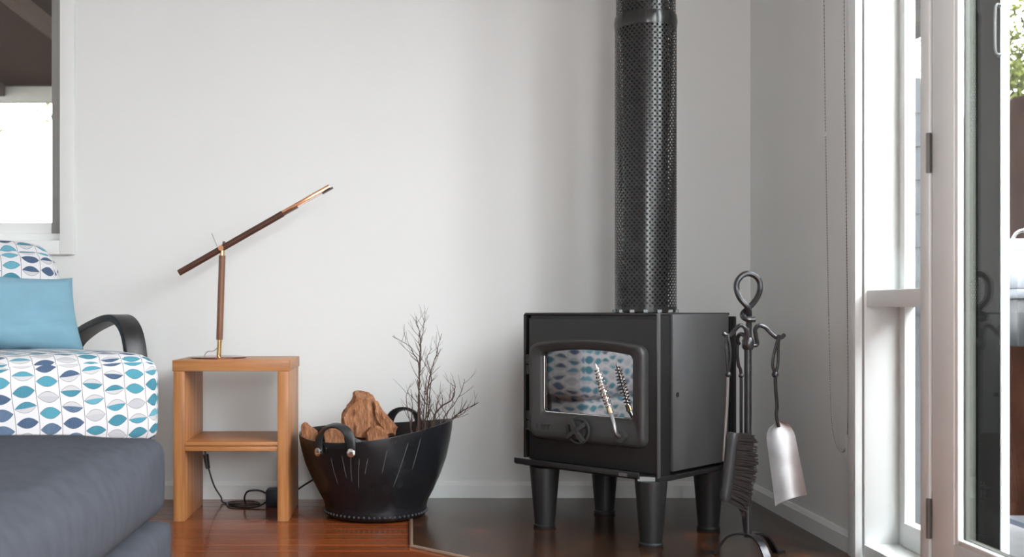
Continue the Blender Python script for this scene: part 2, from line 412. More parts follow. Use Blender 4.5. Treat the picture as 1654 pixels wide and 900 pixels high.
# glazed doors
def glazed_door(name, ya, yb, hinge):
    d = thing(name, (1.332, (ya+yb)/2, 0), None, None); tag(d, kind='structure')
    X0, X1 = 1.312, 1.352; sw = .108
    for a in ((yb-sw, yb, .008, 2.275), (ya, ya+sw, .008, 2.275)):
        MB().box(X0, X1, a[0], a[1], a[2], a[3]).build('door_stile', M_trim, d, bevel=.003)
    MB().box(X0, X1, ya+sw, yb-sw, .008, .17).build('door_rail', M_trim, d, bevel=.003)
    MB().box(X0, X1, ya+sw, yb-sw, 2.165, 2.275).build('door_rail', M_trim, d, bevel=.003)
    g = .014
    for a in ((yb-sw-g, yb-sw, .17, 2.165), (ya+sw, ya+sw+g, .17, 2.165), (ya+sw+g, yb-sw-g, .17, .17+g), (ya+sw+g, yb-sw-g, 2.165-g, 2.165)):
        MB().box(X0+.003, 1.3295, a[0], a[1], a[2], a[3]).build('glazing_bead', M_trim, d, bevel=.003)
        MB().box(1.3345, X1-.001, a[0], a[1], a[2], a[3]).build('glazing_gasket', M_olive, d)
    MB().box(1.330, 1.334, ya+sw+g-.004, yb-sw-g+.004, .17+g-.004, 2.165-g+.004).build('pane', M_glass, d, smooth=False)
    if hinge:
        for z in (1.128, .21):
            MB().tube([(1.306, yb+.004, z-.05), (1.306, yb+.004, z+.05)], .0065, 10).build('hinge', M_hinge, d)
    return d
glazed_door('door_1', 1.86, 2.716, True)
glazed_door('door_2', .99, 1.852, False)
glazed_door('door_3', .12, .982, False)
glazed_door('door_4', -.75, .112, False)
glazed_door('added_door_5', -1.62, -.758, False)  # unseen leaf, added to lengthen the opening so more skylight enters
glazed_door('added_door_6', -2.275, -1.628, False)  # likewise an added, unseen leaf for more daylight
tag(MB().box(XR, 1.447, -2.33, -2.28, 0, 2.29).build('trim_1', M_trim, bevel=.003), kind='structure')
tag(MB().box(XR, 1.447, -2.28, 2.72, -.1, .006).build('trim_2', M_trim), kind='structure')

# ------------------------------------------------------------------ hearth
hearth = thing('hearth', (.75, 3.7, 0), 'dark glossy corner hearth slab with angled front under the wood stove', 'hearth')
A = (.0134, 3.35); B_ = (.47, 2.893)
HX, HY = XR-.0145, YB-.0145
pl = [(A[0],A[1]), (B_[0],B_[1]), (HX,B_[1]), (HX,HY), (A[0],HY)]
MB().prism(pl, 'z', 0, .005).build('slab', M_hearth, hearth, smooth=False)
M_edge = plain('hearth_edge_trim', (.30,.20,.14), .35, .3)
MB().tube([(A[0]-.005, HY, .003), (A[0]-.005, A[1]-.003, .003)], .0065, 8).build('edge_trim', M_edge, hearth)
MB().tube([(A[0]-.005, A[1]-.003, .003), (B_[0]-.003, B_[1]-.005, .003)], .0065, 8).build('edge_trim', M_edge, hearth)
MB().tube([(B_[0]-.003, B_[1]-.005, .003), (HX, B_[1]-.005, .003)], .0065, 8).build('edge_trim', M_edge, hearth)

# ------------------------------------------------------------------ wood stove (built in its own frame: x along the front, y to the back)
stove = thing('wood_stove', (.72, 3.606, .005), 'black steel wood heater on four tapered legs with glass door', 'stove', rz=-PI/4, local=True)
def loc(o): return o
L_, R_, FY, BY, ZB, ZT = -.283, .237, -.176, .25, .205, .719
MB().box(L_+.02, R_-.006, FY+.004, BY, ZB+.012, ZT-.006).build('body', M_stove, stove, bevel=.004)
MB().box(L_, R_+.002, FY-.002, BY+.01, ZT-.008, ZT).build('top_plate', M_stove, stove, bevel=.002)
MB().box(L_+.019, R_, FY-.003, FY+.006, ZB+.02, ZT-.018).build('front_plate', M_stove, stove, bevel=.003)
MB().box(L_-.004, R_+.012, FY-.002, BY+.05, ZB-.004, ZB+.012).build('base_plate', M_stove, stove, bevel=.002)
# corner flange, side shields and rear shield
MB().box(R_-.002, R_+.006, FY-.006, FY+.006, ZB+.008, ZT).build('corner_flange', M_shield, stove, bevel=.002)
MB().box(R_-.006, R_+.002, FY+.006, FY+.068, ZB+.012, ZT-.008).build('side_recess', M_pipe, stove)
MB().box(R_, R_+.013, -.11, .235, ZB+.022, ZT-.004).build('side_shield', M_shield, stove, bevel=.004)
MB().box(L_-.006, L_+.004, FY-.002, .235, ZB+.022, ZT-.004).build('side_shield', M_stove, stove, bevel=.003)
MB().box(L_+.01, R_+.008, BY+.03, BY+.046, ZB+.02, ZT-.012).build('rear_shield', M_stove, stove, bevel=.003)
MB().tube([(R_+.011, -.086, .465), (R_+.0145, -.086, .465)], .008, 12).build('shield_hole', M_pipe, stove)
# ash lip
lp = [(FY, ZB+.004), (FY-.03, ZB+.002), (FY-.04, ZB+.008), (FY-.04, ZB+.024), (FY-.034, ZB+.024), (FY-.032, ZB+.012), (FY, ZB+.012)]
MB().prism(lp, 'x', L_-.015, R_-.045).build('ash_lip', M_stove, stove, bevel=.001)
MB().add([(R_-.05,FY-.035,ZB-.004),(R_-.008,FY-.004,ZB-.002),(R_-.008,FY-.004,ZB+.010),(R_-.05,FY-.035,ZB+.012),(R_-.052,FY-.04,ZB+.024),
          (R_-.05,FY-.028,ZB-.004),(R_-.012,FY,ZB-.002),(R_-.012,FY,ZB+.010),(R_-.05,FY-.028,ZB+.012),(R_-.052,FY-.034,ZB+.024)],
         [(0,1,2,3),(5,8,7,6),(0,5,6,1),(1,6,7,2),(2,7,8,3),(3,8,9,4),(0,3,4),(5,9,8),(0,4,9,5)]).build('lip_bracket', plain('worn_steel',(.22,.22,.22),.45,.5), stove, smooth=False)
MB().box(R_-.115, R_-.085, FY-.0415, FY-.0400, ZB+.008, ZB+.018).build('maker_tag', plain('tag_metal',(.16,.15,.16),.4,.5), stove)
# legs
for lx in (-.205, .207):
    for ly in (-.168, .178):
        MB().lathe([(.036,0),(.0375,.004),(.0375,.010),(.034,.014),(.05,ZB-.006),(.05,ZB-.002)], (lx, ly, 0), 28).build('leg', M_stove, stove)
# door: lofted cast frame
def rrect(xa, xb, za, zb, r, arch, n=9, side=6):
    pts = []; hw = (xb-xa)/2; cx = (xa+xb)/2
    def arc(cx_, cz_, a0): return [(cx_+r*math.cos(a0+PI/2*i/n), cz_+r*math.sin(a0+PI/2*i/n)) for i in range(n+1)]
    cs = [arc(xa+r, za+r, PI), arc(xb-r, za+r, 1.5*PI), arc(xb-r, zb-r, 0), arc(xa+r, zb-r, .5*PI)]
    for i in range(4):
        pts += cs[i]; a = cs[i][-1]; b = cs[(i+1)%4][0]
        pts += [(a[0]+(b[0]-a[0])*k/side, a[1]+(b[1]-a[1])*k/side) for k in range(1, side)]
    return [(x, z+(arch*max(0,1-((x-cx)/hw)**2) if z > (za+zb)/2 else 0)) for x, z in pts]
DO = rrect(-.245, .205, .300, .616, .03, .018); DI = rrect(-.193, .156, .388, .586, .016, .014)
door = MB(); prof = [(0,0),(0,-.016),(.05,-.026),(.16,-.031),(.34,-.031),(.5,-.027),(.82,-.024),(.93,-.020),(1.0,-.012),(1.0,-.002)]
nn = len(DO); vs = []
for s_, d_ in prof:
    for a, b in zip(DO, DI): vs.append((a[0]+(b[0]-a[0])*s_, FY+d_, a[1]+(b[1]-a[1])*s_))
fs = [(i*nn+k, i*nn+(k+1)%nn, (i+1)*nn+(k+1)%nn, (i+1)*nn+k) for i in range(len(prof)-1) for k in range(nn)]
dr = door.add(vs, fs).build('door', M_cast, stove, angle=50)
n2 = len(DI); gl = MB().add([(a, FY-.006, b) for a, b in DI], [tuple(range(n2))])
gl.add([(a, FY-.001, b) for a, b in DI], [tuple(range(n2-1,-1,-1))]); gl.add([], [])
gl.build('door_glass', M_sglass, stove, smooth=False, fix=False)
# bright retaining edge along bottom and left of the glass
MB().tube([(-.191,FY-.011,.575),(-.191,FY-.011,.398),(-.183,FY-.011,.390),(.15,FY-.011,.390)], .0022, 6).build('glass_retainer', M_steel, stove)
for za, zb in ((.512,.578),(.325,.389)):
    zm = (za+zb)/2
    h = MB(); h.tube([(-.256,FY-.012,za),(-.256,FY-.012,zm-.002)], .009, 12); h.tube([(-.256,FY-.012,zm+.002),(-.256,FY-.012,zb)], .009, 12)
    h.box(-.256,-.236,FY-.014,FY-.004,za+.006,zb-.006)
    h.build('hinge', M_stove, stove)
# air control knob with a cross
kb = MB(); kx, kz = -.035, .341
kb.tube([(kx,FY-.02,kz),(kx,FY-.038,kz)], .030, 28)
ring = [(kx+.041*math.cos(a*PI/18), FY-.036, kz+.041*math.sin(a*PI/18)) for a in range(36)]
kb.tube(ring, .0045, 8, closed=True)
for a0 in (math.radians(-52), math.radians(33)):
    dx, dz = math.cos(a0), math.sin(a0)
    kb.strap([(kx-dx*.042,FY-.045,kz-dz*.042),(kx-dx*.015,FY-.050,kz-dz*.015),(kx+dx*.015,FY-.050,kz+dz*.015),(kx+dx*.042,FY-.045,kz+dz*.042)], (-dz,0,dx), .013, .014)
kb.build('air_control', M_cast, stove)
# lever handle with coiled spring grip
top = Vector((.050,FY-.062,.560)); mid = Vector((.104,FY-.058,.408)); piv = Vector((.127,FY-.040,.336))
MB().tube([piv+Vector((0,.022,0)), piv+Vector((0,-.004,0))], .019, 20).build('handle_boss', M_cast, stove)
hd = MB().tube(smooth_path([piv+Vector((0,-.004,0)), piv+Vector((-.002,-.02,.012)), piv+Vector((-.008,-.022,.04)), mid]), .006, 10).build('handle', plain('handle_rod',(.35,.35,.35),.3,.9), stove)
g = MB(); ax = (top-mid); u_ = ax.normalized(); e1 = u_.orthogonal().normalized(); e2 = u_.cross(e1)
hel = []; turns = 12
for i in range(turns*14+1):
    t = i/(turns*14); r = .0065+.0065*math.sin(PI*min(1,max(0,t*.92+.06)))
    a = 2*PI*turns*t; hel.append(mid+ax*(.10+.80*t)+(e1*math.cos(a)+e2*math.sin(a))*r)
g.tube(hel, .0024, 6)
sg = g.build('spring_grip', M_steel, stove)
MB().tube([mid, mid+ax*.1], [.0095,.0088], 12).build('grip_ferrule', M_brass, stove)
MB().tube([mid+ax*.1, mid+ax*.88, top], [.004,.004,.001], 8).build('grip_core', M_steel, stove)
# faint cast lettering on the door
fc = bpy.data.curves.new('lettering', 'FONT'); fc.body = 'UST'; fc.size = .034; fc.extrude = .0009
ft = bpy.data.objects.new('t', fc); COL.objects.link(ft); bpy.context.view_layer.update()
me = bpy.data.meshes.new_from_object(ft.evaluated_get(bpy.context.evaluated_depsgraph_get())); bpy.data.objects.remove(ft)
me.materials.clear(); me.materials.append(M_cast); lt = bpy.data.objects.new('cast_lettering', me); COL.objects.link(lt)
lt.rotation_euler = (PI/2,0,0); lt.location = (-.212, FY-.0295, .328); put(lt, stove)

# flue: perforated guard round a black pipe
FC = Vector((.816, 3.73, 0))
flue = thing('flue', (FC.x, FC.y, .724), 'tall black flue with perforated guard rising from the stove top', 'flue')
MB().lathe([(.075,.724),(.075,ZC)], FC, 32).build('inner_pipe', M_pipe, flue)
def perforated(name, r, z0, z1, ncol=38, rh=.0093, hr=.0040):
    mb = MB(); nr = int((z1-z0)/rh); rh = (z1-z0)/nr; cw = 2*PI/ncol; vs = []; fs = []
    for j in range(nr):
        zc = z0+rh*(j+.5)
        for i in range(ncol):
            ac = cw*(i+(.5 if j%2 else 0)); b = len(vs)
            outer = [(-.5,-.5),(0,-.5),(.5,-.5),(.5,0),(.5,.5),(0,.5),(-.5,.5),(-.5,0)]
            for ox, oz in outer: vs.append((FC.x+r*math.cos(ac+ox*cw), FC.y+r*math.sin(ac+ox*cw), zc+oz*rh))
            for k in range(8):
                a = -.75*PI+k*PI/4
                aa = ac+hr*math.cos(a)/r; vs.append((FC.x+r*math.cos(aa), FC.y+r*math.sin(aa), zc+hr*math.sin(a)))
            for k in range(8): fs.append((b+k, b+(k+1)%8, b+8+(k+1)%8, b+8+k))
    mb.add(vs, fs); return mb.build(name, M_flue, flue, fix=False)
perforated('guard', .1045, .742, 1.705)
perforated('guard', .1010, 1.735, ZC-.02)
def band(z0_, z1_, r, bulge=.0):
    return MB().lathe([(r-.004,z0_),(r,z0_),(r+bulge,(z0_+z1_)/2),(r,z1_),(r-.004,z1_)], FC, 56)
band(1.698, 1.740, .1048, .0025).build('joint_band', M_flue, flue)
band(.727, .745, .1052, .0).build('base_band', M_flue, flue)
band(ZC-.03, ZC, .14, 0).build('ceiling_ring', M_flue, flue)
for k in range(14):
    a = 2*PI*k/14; c = FC+Vector((.104*math.cos(a), .104*math.sin(a), 0))
    MB().box(c.x-.008, c.x+.008, c.y-.008, c.y+.008, .724, .735).build('foot_tab', M_shield, flue, bevel=.001, seg=1)

# ------------------------------------------------------------------ fire tools
TY = 3.176
stand = thing('fire_tool_stand', (.995, TY, .005), 'wrought iron fire tool stand with twisted loop handle beside the stove', 'tool stand')
q = lambda x, y, d=0: P(x, y, TY+d)
MB().tube([q(1208,530), q(1208,868)], .0105, 12).build('post', M_iron, stand)
MB().tube(smooth_path([q(1209,532), q(1210,508,-.004), q(1207,496,-.010), q(1196,483,-.008), (q(1190,468)), q(1191,455), q(1199,445), q(1209,442), q(1220,446), q(1227,456),
    q(1227,470), q(1221,484,.008), q(1210,497,.010), q(1201,505,.004), q(1200,511,-.008), q(1207,516,-.016), q(1219,516,-.014)], 5), .0085, 10).build('loop_handle', M_iron, stand)
arms = [[(1205,556,-.008),(1206,538,-.012),(1202,528,-.012),(1195,526,-.012),(1187,533,-.012),(1180,541,-.012),(1173,542,-.012),(1167,537,-.012)],
        [(1212,556,0),(1216,558,0),(1223,556,0),(1221,543,0),(1220,532,0),(1226,526,0),(1236,529,0),(1245,538,0),(1254,545,0),(1262,545,0),(1268,540,0)],
        [(1206,552,.01),(1201,541,.03),(1194,541,.05),(1191,549,.06),(1194,557,.065)]]
for a in arms: MB().tube(smooth_path([q(*p) for p in a], 5), [.0062]*((len(a)-1)*5)+[.004], 8).build('hook_arm', M_iron, stand)
MB().lathe([(.013,0),(.017,.006),(.017,.028),(.012,.036)], (.995, TY, q(1208,565).z), 16).build('collar', M_iron, stand)
for dx, dy in ((.135,.095), (-.105,.065), (.035,-.14)):
    d = Vector((dx,dy,0)); rr = [(0,.074),(.12,.076),(.3,.073),(.5,.060),(.66,.034),(.76,.012),(.86,.007),(1.0,.009)]
    sd = Vector((-dy,dx,0))
    MB().strap(smooth_path([Vector((.995,TY,0))+d*a+Vector((0,0,z)) for a, z in rr], 3), sd, .022, .006).build('foot', M_iron, stand)
# shovel
shovel = thing('ash_shovel', P(1270,812,3.17), 'steel ash shovel hanging from the tool stand', 'shovel')
s = lambda x, y, d=0: P(x, y, 3.172+d)
for off in (-1, 1):
    MB().tube(smooth_path([s(1259,541,-.004), s(1255+2*off,560), s(1253+4*off,578), s(1252+4*off,592), s(1252,604)],4), .0045, 8).build('fork', M_iron, shovel)
MB().ball(s(1252,605), .010, 10, 8).build('collar', M_iron, shovel)
MB().tube(smooth_path([s(1252,604), s(1253,630), s(1255,655), s(1254,672), s(1258,690)],5), .0052, 8).build('rod', M_iron, shovel)
bl = MB(); NU, NV = 12, 14; tp = s(1257,681); LT, LB = s(1238,716), s(1247,815); RT, RB = s(1284,706), s(1298,797); vs = []
for layer in (0, 1):
    for j in range(NV+1):
        v = j/NV
        # rounded shoulder: half width grows as a quarter ellipse over the first quarter
        e = math.sqrt(max(0,1-(1-min(1,v/.3))**2)) if v < .3 else 1
        l = tp.lerp(LT, min(1,v/.3)) if v < .3 else LT.lerp(LB, (v-.3)/.7)
        r = tp.lerp(RT, min(1,v/.3)) if v < .3 else RT.lerp(RB, (v-.3)/.7)
        c = (l+r)/2; hw = (r-l)/2
        if v < .3:
            k = e/max(v/.3, .02); hw = hw*min(k, 6)
            if v == 0: hw = (RT-LT)*.06
        for i in range(NU+1):
            u = 2*i/NU-1; p = c+hw*u
            p = p+Vector((0, -.020*u*u*(.3+.7*v)+.012-.02*v+(.003 if layer else 0), 0)); vs.append(p)
W1 = NU+1; n0 = (NV+1)*W1; fs = []
for j in range(NV):
    for i in range(NU):
        a = j*W1+i; fs.append((a,a+1,a+W1+1,a+W1)); fs.append((n0+a,n0+a+W1,n0+a+W1+1,n0+a+1))
for j in range(NV):
    for i in (0, NU): a = j*W1+i; fs.append((a,a+W1,n0+a+W1,n0+a))
for i in range(NU):
    for j in (0, NV): a = j*W1+i; fs.append((a,a+1,n0+a+1,n0+a))
bl.add(vs, fs).build('blade', M_blade, shovel)
# hearth brush
brush = thing('hearth_brush', P(1195,825,3.13), 'hearth brush with dark bristles and round black back hanging on the tool stand', 'brush')
s = lambda x, y, d=0: P(x, y, 3.135+d)
for off in (-1, 1):
    MB().tube(smooth_path([s(1175,541,.02), s(1175+3*off,556,.015), s(1177+3*off,575,.01), s(1176,603,.01)],4), .0042, 8).build('fork', M_iron, brush)
MB().ball(s(1176,605,.01), .009, 10, 8).build('collar', M_iron, brush)
MB().tube(smooth_path([s(1176,604,.01), s(1175,640,.012), s(1172,690,.014), s(1169,745,.012)],5), .0045, 8).build('rod', plain('worn_rod',(.35,.35,.35),.35,.9), brush)
bk = smooth_path([s(1185,699), s(1180,735), s(1175,775), s(1170,810)], 5)
MB().tube(bk, [.0135]+[.0165]*(len(bk)-2)+[.013], 16).build('brush_back', plain('brush_back_black',(.03,.03,.033),.4,0), brush)
br = MB(); rb = random.Random(5)
for i in range(15):
    t = i/14; c = s(1186,704).lerp(s(1173,806), t)
    for k in range(11):
        ang = (k-5)/5*.55
        ln = (.060+.010*math.sin(t*PI))*rb.uniform(.85,1.1)
        d = Vector((math.cos(ang), math.sin(ang), -.05-.55*max(0,t-.55)*1.6+rb.uniform(-.08,.08)))
        for m_ in range(4):
            o_ = Vector((0, rb.uniform(-.004,.004), rb.uniform(-.006,.006)))
            br.tube([c+o_, c+o_+d*ln*.6, c+o_+d*ln+Vector((0,0,rb.uniform(-.006,.001)))], [.0030,.0028,.0012], 4)
for k in range(16):
    c = s(1178,806); br.tube([c, c+Vector((.026+rb.uniform(-.006,.01), rb.uniform(-.008,.008), -.02)), s(1200+rb.uniform(-6,6), 826+rb.uniform(-12,10))], [.0025,.002,.0008], 4)
tag(br.build('bristles', M_bristle, brush, fix=False), kind='stuff')
# poker
poker = thing('fire_poker', P(1203,862,3.24), 'slim iron poker hanging behind the hearth brush', 'poker')
s = lambda x, y, d=0: P(x, y, 3.24+d)
MB().tube(smooth_path([s(1192,547), s(1191,570), s(1193,590), s(1197,606), s(1197,680), s(1198,760), s(1201,835)],5), .005, 8).build('rod', M_iron, poker)
MB().ball(s(1197,607), .008, 10, 8).build('collar', M_iron, poker)
MB().tube(smooth_path([s(1201,832), s(1203,848), s(1204,860)],4), [.006]*8+[.0015], 8).build('tip', M_iron, poker)

# ------------------------------------------------------------------ side table
tb = thing('side_table', (-.615, 3.92, 0), 'warm timber side table with open shelf standing against the white wall', 'side table')
tx0, tx1, ty0, ty1 = -.814, -.4157, 3.75, 4.09
MB().box(tx0-.004, tx1+.004, ty0-.002, ty1, .521, .559).build('table_top', M_oak['x'], tb, bevel=.002)
MB().box(tx0, tx0+.0385, ty0, ty1-.004, 0, .521).build('side_panel', M_oak['z'], tb, bevel=.002)
MB().box(tx1-.0385, tx1, ty0, ty1-.004, 0, .521).build('side_panel', M_oak['z'], tb, bevel=.002)
MB().box(tx0+.0385, tx1-.0385, ty0+.002, ty1-.004, .262, .2765).build('shelf', M_oak['x'], tb, bevel=.002)
MB().box(tx0+.0385, tx1-.0385, ty0+.004, ty1-.004, .2435, .2605).build('shelf', M_oak['x'], tb, bevel=.002)

# table lamp
LY = 3.92
lamp = thing('table_lamp', (-.688, LY, .559), 'walnut and copper balance arm lamp on the timber side table', 'lamp')
l = lambda x, y, d=0: P(x, y, LY+d)
M_disc = plain('base_copper', (.30,.12,.08), .12, 1, var=.1)
MB().lathe([(.098,0),(.1,.001),(.1,.005),(.098,.006)], (-.688, LY, .559), 48).build('base', M_disc, lamp)
MB().tube([(-.687,LY,.565), l(355,545)], .0085, 16).build('lower_rod', M_brass, lamp)
M_walz = M_walnut
MB().tube([l(354.5,549), l(359,413)], .0120, 18).build('post_sleeve', wood('walnut_post',(.12,.045,.025),(.2,.085,.045),(.27,.13,.075),'z'), lamp)
MB().tube([l(359,414), l(359.3,402)], .0085, 14).build('upper_rod', M_brass, lamp)
aA, aB, aC, pv = l(289,441), l(457,345), l(533,302), l(358,401)
MB().tube([aA, aB], .0118, 18).build('arm_sleeve', plain('dark_walnut',(.075,.03,.018),.35,var=.4,scale=30), lamp)
dirv = (aC-aB).normalized(); upn = Vector((-dirv.z,0,dirv.x))
MB().strap([aB+upn*.003, aC+upn*.003], (0,1,0), .022, .013).build('light_head', M_copper, lamp, bevel=.002)
MB().strap([aB-upn*.0065, aB.lerp(aC,.3)-upn*.0065], (0,1,0), .022, .005).build('head_underside', M_walnut, lamp)
MB().strap([aB.lerp(aC,.3)-upn*.0055, aB.lerp(aC,.86)-upn*.0055], (0,1,0), .015, .003).build('diffuser', plain('led_strip',(.85,.75,.7),.5), lamp)
MB().strap([aB.lerp(aC,.82)-upn*.0075, aC-upn*.0075+dirv*.008], (0,1,0), .022, .005).build('head_tip', M_black, lamp)
MB().tube([pv+Vector((0,-.018,0)), pv+Vector((0,.018,0))], .010, 16).build('pivot', M_copper, lamp)
MB().tube([l(351,399), l(342,377)], .0018, 6).build('balance_pin', plain('pin_steel',(.4,.38,.35),.3,1), lamp)
MB().tube([l(361,396), l(362,390)], .005, 10).build('pivot_knob', M_walnut, lamp)
MB().tube(smooth_path([l(351,562,-.004), l(345,567,-.004), l(336,568,-.004), l(331,573,-.004), l(330,577,-.004)],5), .0018, 6).build('lamp_wire', plain('wire_grey',(.3,.28,.27),.5), lamp)

# power cord and adapter behind the table
cord = thing('switched_cable', (-.72, 4.13, 0), 'thin black cable with inline switch trailing behind the side table', 'cord')
c_ = lambda x, y, Y=4.13: P(x, y, Y)
MB().tube(smooth_path([c_(329,715), c_(332,735), c_(337,757), c_(346,785), c_(357,803), Vector((-.70,4.10,.004)), Vector((-.62,4.05,.004)), Vector((-.56,4.07,.004)), Vector((-.60,4.13,.004)), Vector((-.68,4.11,.004)),
     Vector((-.66,4.02,.004)), Vector((-.57,4.00,.004)), Vector((-.525,4.06,.018))], 6), .0032, 8).build('wire', M_black, cord)
MB().tube([c_(332,734), c_(336,757)], [.011,.0085], 10).build('inline_switch', M_black, cord)
adp = thing('power_adapter', (-.51, 4.06, 0), 'dark power adapter with looped lead on the floor behind the table leg', 'adapter')
MB().box(-.532, -.47, 4.03, 4.10, 0.0, .062).build('casing', plain('navy_plastic',(.012,.016,.03),.45), adp, bevel=.004)
MB().tube(smooth_path([(-.532,4.06,.045),(-.56,4.05,.058),(-.60,4.05,.055),(-.615,4.06,.03),(-.612,4.07,.004)],6), .0035, 8).build('lead', M_black, adp)
MB().tube(smooth_path([(-.47,4.08,.035),(-.44,4.12,.04),(-.40,4.15,.062),(-.36,4.17,.085),(-.31,4.185,.12),(-.29,4.19,.20)],6), .0035, 8).build('lead', M_black, adp)

# ------------------------------------------------------------------ rubber tub
TC = Vector((-.117, 3.876, .0065))
tub = thing('rubber_tub', TC, 'black recycled tyre tub with two strap handles holding firewood and twigs', 'tub')
prof_o = [(.168,0),(.178,.004),(.183,.014),(.182,.03),(.186,.05),(.208,.09),(.232,.14),(.252,.19),(.265,.24),(.272,.275),(.275,.30)]
def tilt(x, y, z):    # soft rim: higher at the right
    k = (z/.3)**2; return z+k*(.085*x+.012*math.cos(2*math.atan2(y,x)+.6))
def sweep(prof, n=72):
    mb = MB(); vs = []; m = len(prof)
    for r, z in prof:
        for k in range(n):
            a = 2*PI*k/n; x, y = r*math.cos(a), r*math.sin(a); vs.append((TC.x+x, TC.y+y, TC.z+tilt(x,y,z)))
    fs = [(i*n+k, i*n+(k+1)%n, (i+1)*n+(k+1)%n, (i+1)*n+k) for i in range(m-1) for k in range(n)]
    fs += [tuple(range(n-1,-1,-1)), tuple((m-1)*n+k for k in range(n))]
    return mb.add(vs, fs)
inner = [(.268,.30),(.264,.27),(.25,.2),(.225,.14),(.2,.1),(.17,.06)]
sweep(prof_o+[(.2745,.303),(.270,.303)]+inner).build('tub_body', M_rubber, tub, angle=60)
def on_tub(ang, t, out=0):
    # point on the outer wall, t in 0..1 along the profile height
    z = .3*t
    for (r0,z0_),(r1,z1_) in zip(prof_o, prof_o[1:]):
        if z0_ <= z <= z1_+1e-9: r = r0+(r1-r0)*(z-z0_)/(z1_-z0_); break
    r += out; x, y = r*math.cos(ang), r*math.sin(ang); return Vector((TC.x+x, TC.y+y, TC.z+tilt(x,y,z)))
M_score = plain('score_line', (.10,.10,.10), .6, var=.3)
rs = random.Random(4)
for ang, t0, t1, sk in ((-2.15,.82,.45,.02),(-1.98,.85,.55,.02),(-1.86,.85,.5,-.03),(-1.75,.82,.42,-.05),(-1.64,.8,.6,-.05),(-1.4,.88,.6,-.06),(-1.12,.95,.42,-.16),(-.95,.95,.6,-.08)):
    MB().tube([on_tub(ang+sk*k/8, t0+(t1-t0)*k/8, -.0004) for k in range(9)], [.0003]+[.0013]*7+[.0003], 5).build('score_line', M_score, tub)
st_ = MB()
for k in range(64):
    a = 2*PI*k/64; p = on_tub(a, .055, .001); st_.ball(p, .0042, 6, 4)
tag(st_.build('stitching', plain('stitch_cord', (.05,.055,.068), .5), tub), kind='stuff')
def strap_handle(a0, a1, hgt, lean):
    p0, p1 = on_tub(a0, .93, .006), on_tub(a1, .93, .006)
    m = (p0+p1)/2; rad = Vector((m.x-TC.x, m.y-TC.y, 0)).normalized()
    pts = []
    for k in range(17):
        t = k/16; a = PI*t
        p = p0.lerp(p1, .5-.5*math.cos(a)) + Vector((0,0,hgt*math.sin(a)**.75)) + rad*(lean*math.sin(a)+.004)
        pts.append(p)
    mb = MB(); pts = [p0+Vector((0,0,-.018))+rad*.002]+pts+[p1+Vector((0,0,-.018))+rad*.002]
    mb.strap(pts, rad, .030, .007) if False else None
    # strap twisted so that its broad side faces outwards near the rivets
    vs = []; n = len(pts)
    for i, p in enumerate(pts):
        tg = (pts[min(i+1,n-1)]-pts[max(i-1,0)]).normalized(); arch = math.sin(PI*min(1,max(0,(i-1)/(n-3))))
        sd = (tg.cross(rad)*(1-arch*.75)+rad*arch*.75).normalized(); sd = (sd-tg*sd.dot(tg)).normalized(); nn_ = tg.cross(sd)
        for a, b in ((-1,-1),(1,-1),(1,1),(-1,1)): vs.append(p+sd*(a*.0155)+nn_*(b*.0033))
    fs = [(0,1,2,3), tuple((n-1)*4+k for k in (3,2,1,0))]+[(i*4+k,(i+1)*4+k,(i+1)*4+(k+1)%4,i*4+(k+1)%4) for i in range(n-1) for k in range(4)]
    h = mb.add(vs, fs).build('handle', M_strap, tub, bevel=.001, seg=1, angle=60)
    for p in (p0, p1):
        c = p+rad*.006+Vector((0,0,-.012)); dd = Vector((c.x-TC.x,c.y-TC.y,0)).normalized()
        rv = MB().tube([c-dd*.004, c+dd*.004, c+dd*.006], [.0145,.0145,.011], 16).build('rivet', M_steel, h)
strap_handle(-2.30, -1.83, .078, .0)
strap_handle(.98, 1.42, .074, -.01)

# firewood
def chunk(name, poly, Y, depth, label, jag=.006, seed=0, cuts=3, taper=.8):
    pts = [P(x, y, Y) for x, y in poly]; c = sum(pts, Vector())/len(pts)
    vs = [p-Vector((0,depth/2,0)) for p in [c+(p-c)*taper for p in pts]]+[p for p in pts]+[c+(p-c)*taper+Vector((0,depth/2,0)) for p in pts]
    n = len(pts); fs = [tuple(range(n)), tuple(range(3*n-1, 2*n-1, -1))]
    for L in (0,1): fs += [(L*n+i, (L+1)*n+i, (L+1)*n+(i+1)%n, L*n+(i+1)%n) for i in range(n)]
    bm = bmesh.new(); bv = [bm.verts.new(v) for v in vs]; [bm.faces.new([bv[i] for i in f]) for f in fs]
    bmesh.ops.triangulate(bm, faces=bm.faces[:]); bmesh.ops.subdivide_edges(bm, edges=bm.edges[:], cuts=cuts, use_grid_fill=True)
    bmesh.ops.triangulate(bm, faces=bm.faces[:]); bm.normal_update()
    for v in bm.verts:
        k = noise.noise(v.co*38+Vector((seed,0,0)))*jag+noise.noise(v.co*95+Vector((seed,3,0)))*jag*.6; v.co += v.normal*k
    mb = MB(); bm.verts.index_update(); mb.add([v.co.copy() for v in bm.verts], [[v.index for v in f.verts] for f in bm.faces]); bm.free()
    o = mb.build(name, M_log, None, angle=28); return tag(o, label, 'firewood', 'firewood in the rubber tub')
chunk('firewood', [(552,668),(560,655),(570,642),(574,632),(588,634),(600,638),(605,646),(607,658),(613,672),(626,690),(628,702),(618,706),(590,712),(560,706),(550,690)], 3.86, .16, 'large jagged split log with orange brown faces in the tub', .009, 1, 4)
chunk('firewood', [(604,648),(609,648),(616,660),(630,676),(642,690),(638,703),(628,706),(615,690),(604,672)], 3.80, .07, 'splintered slab leaning against the large split log', .005, 21)
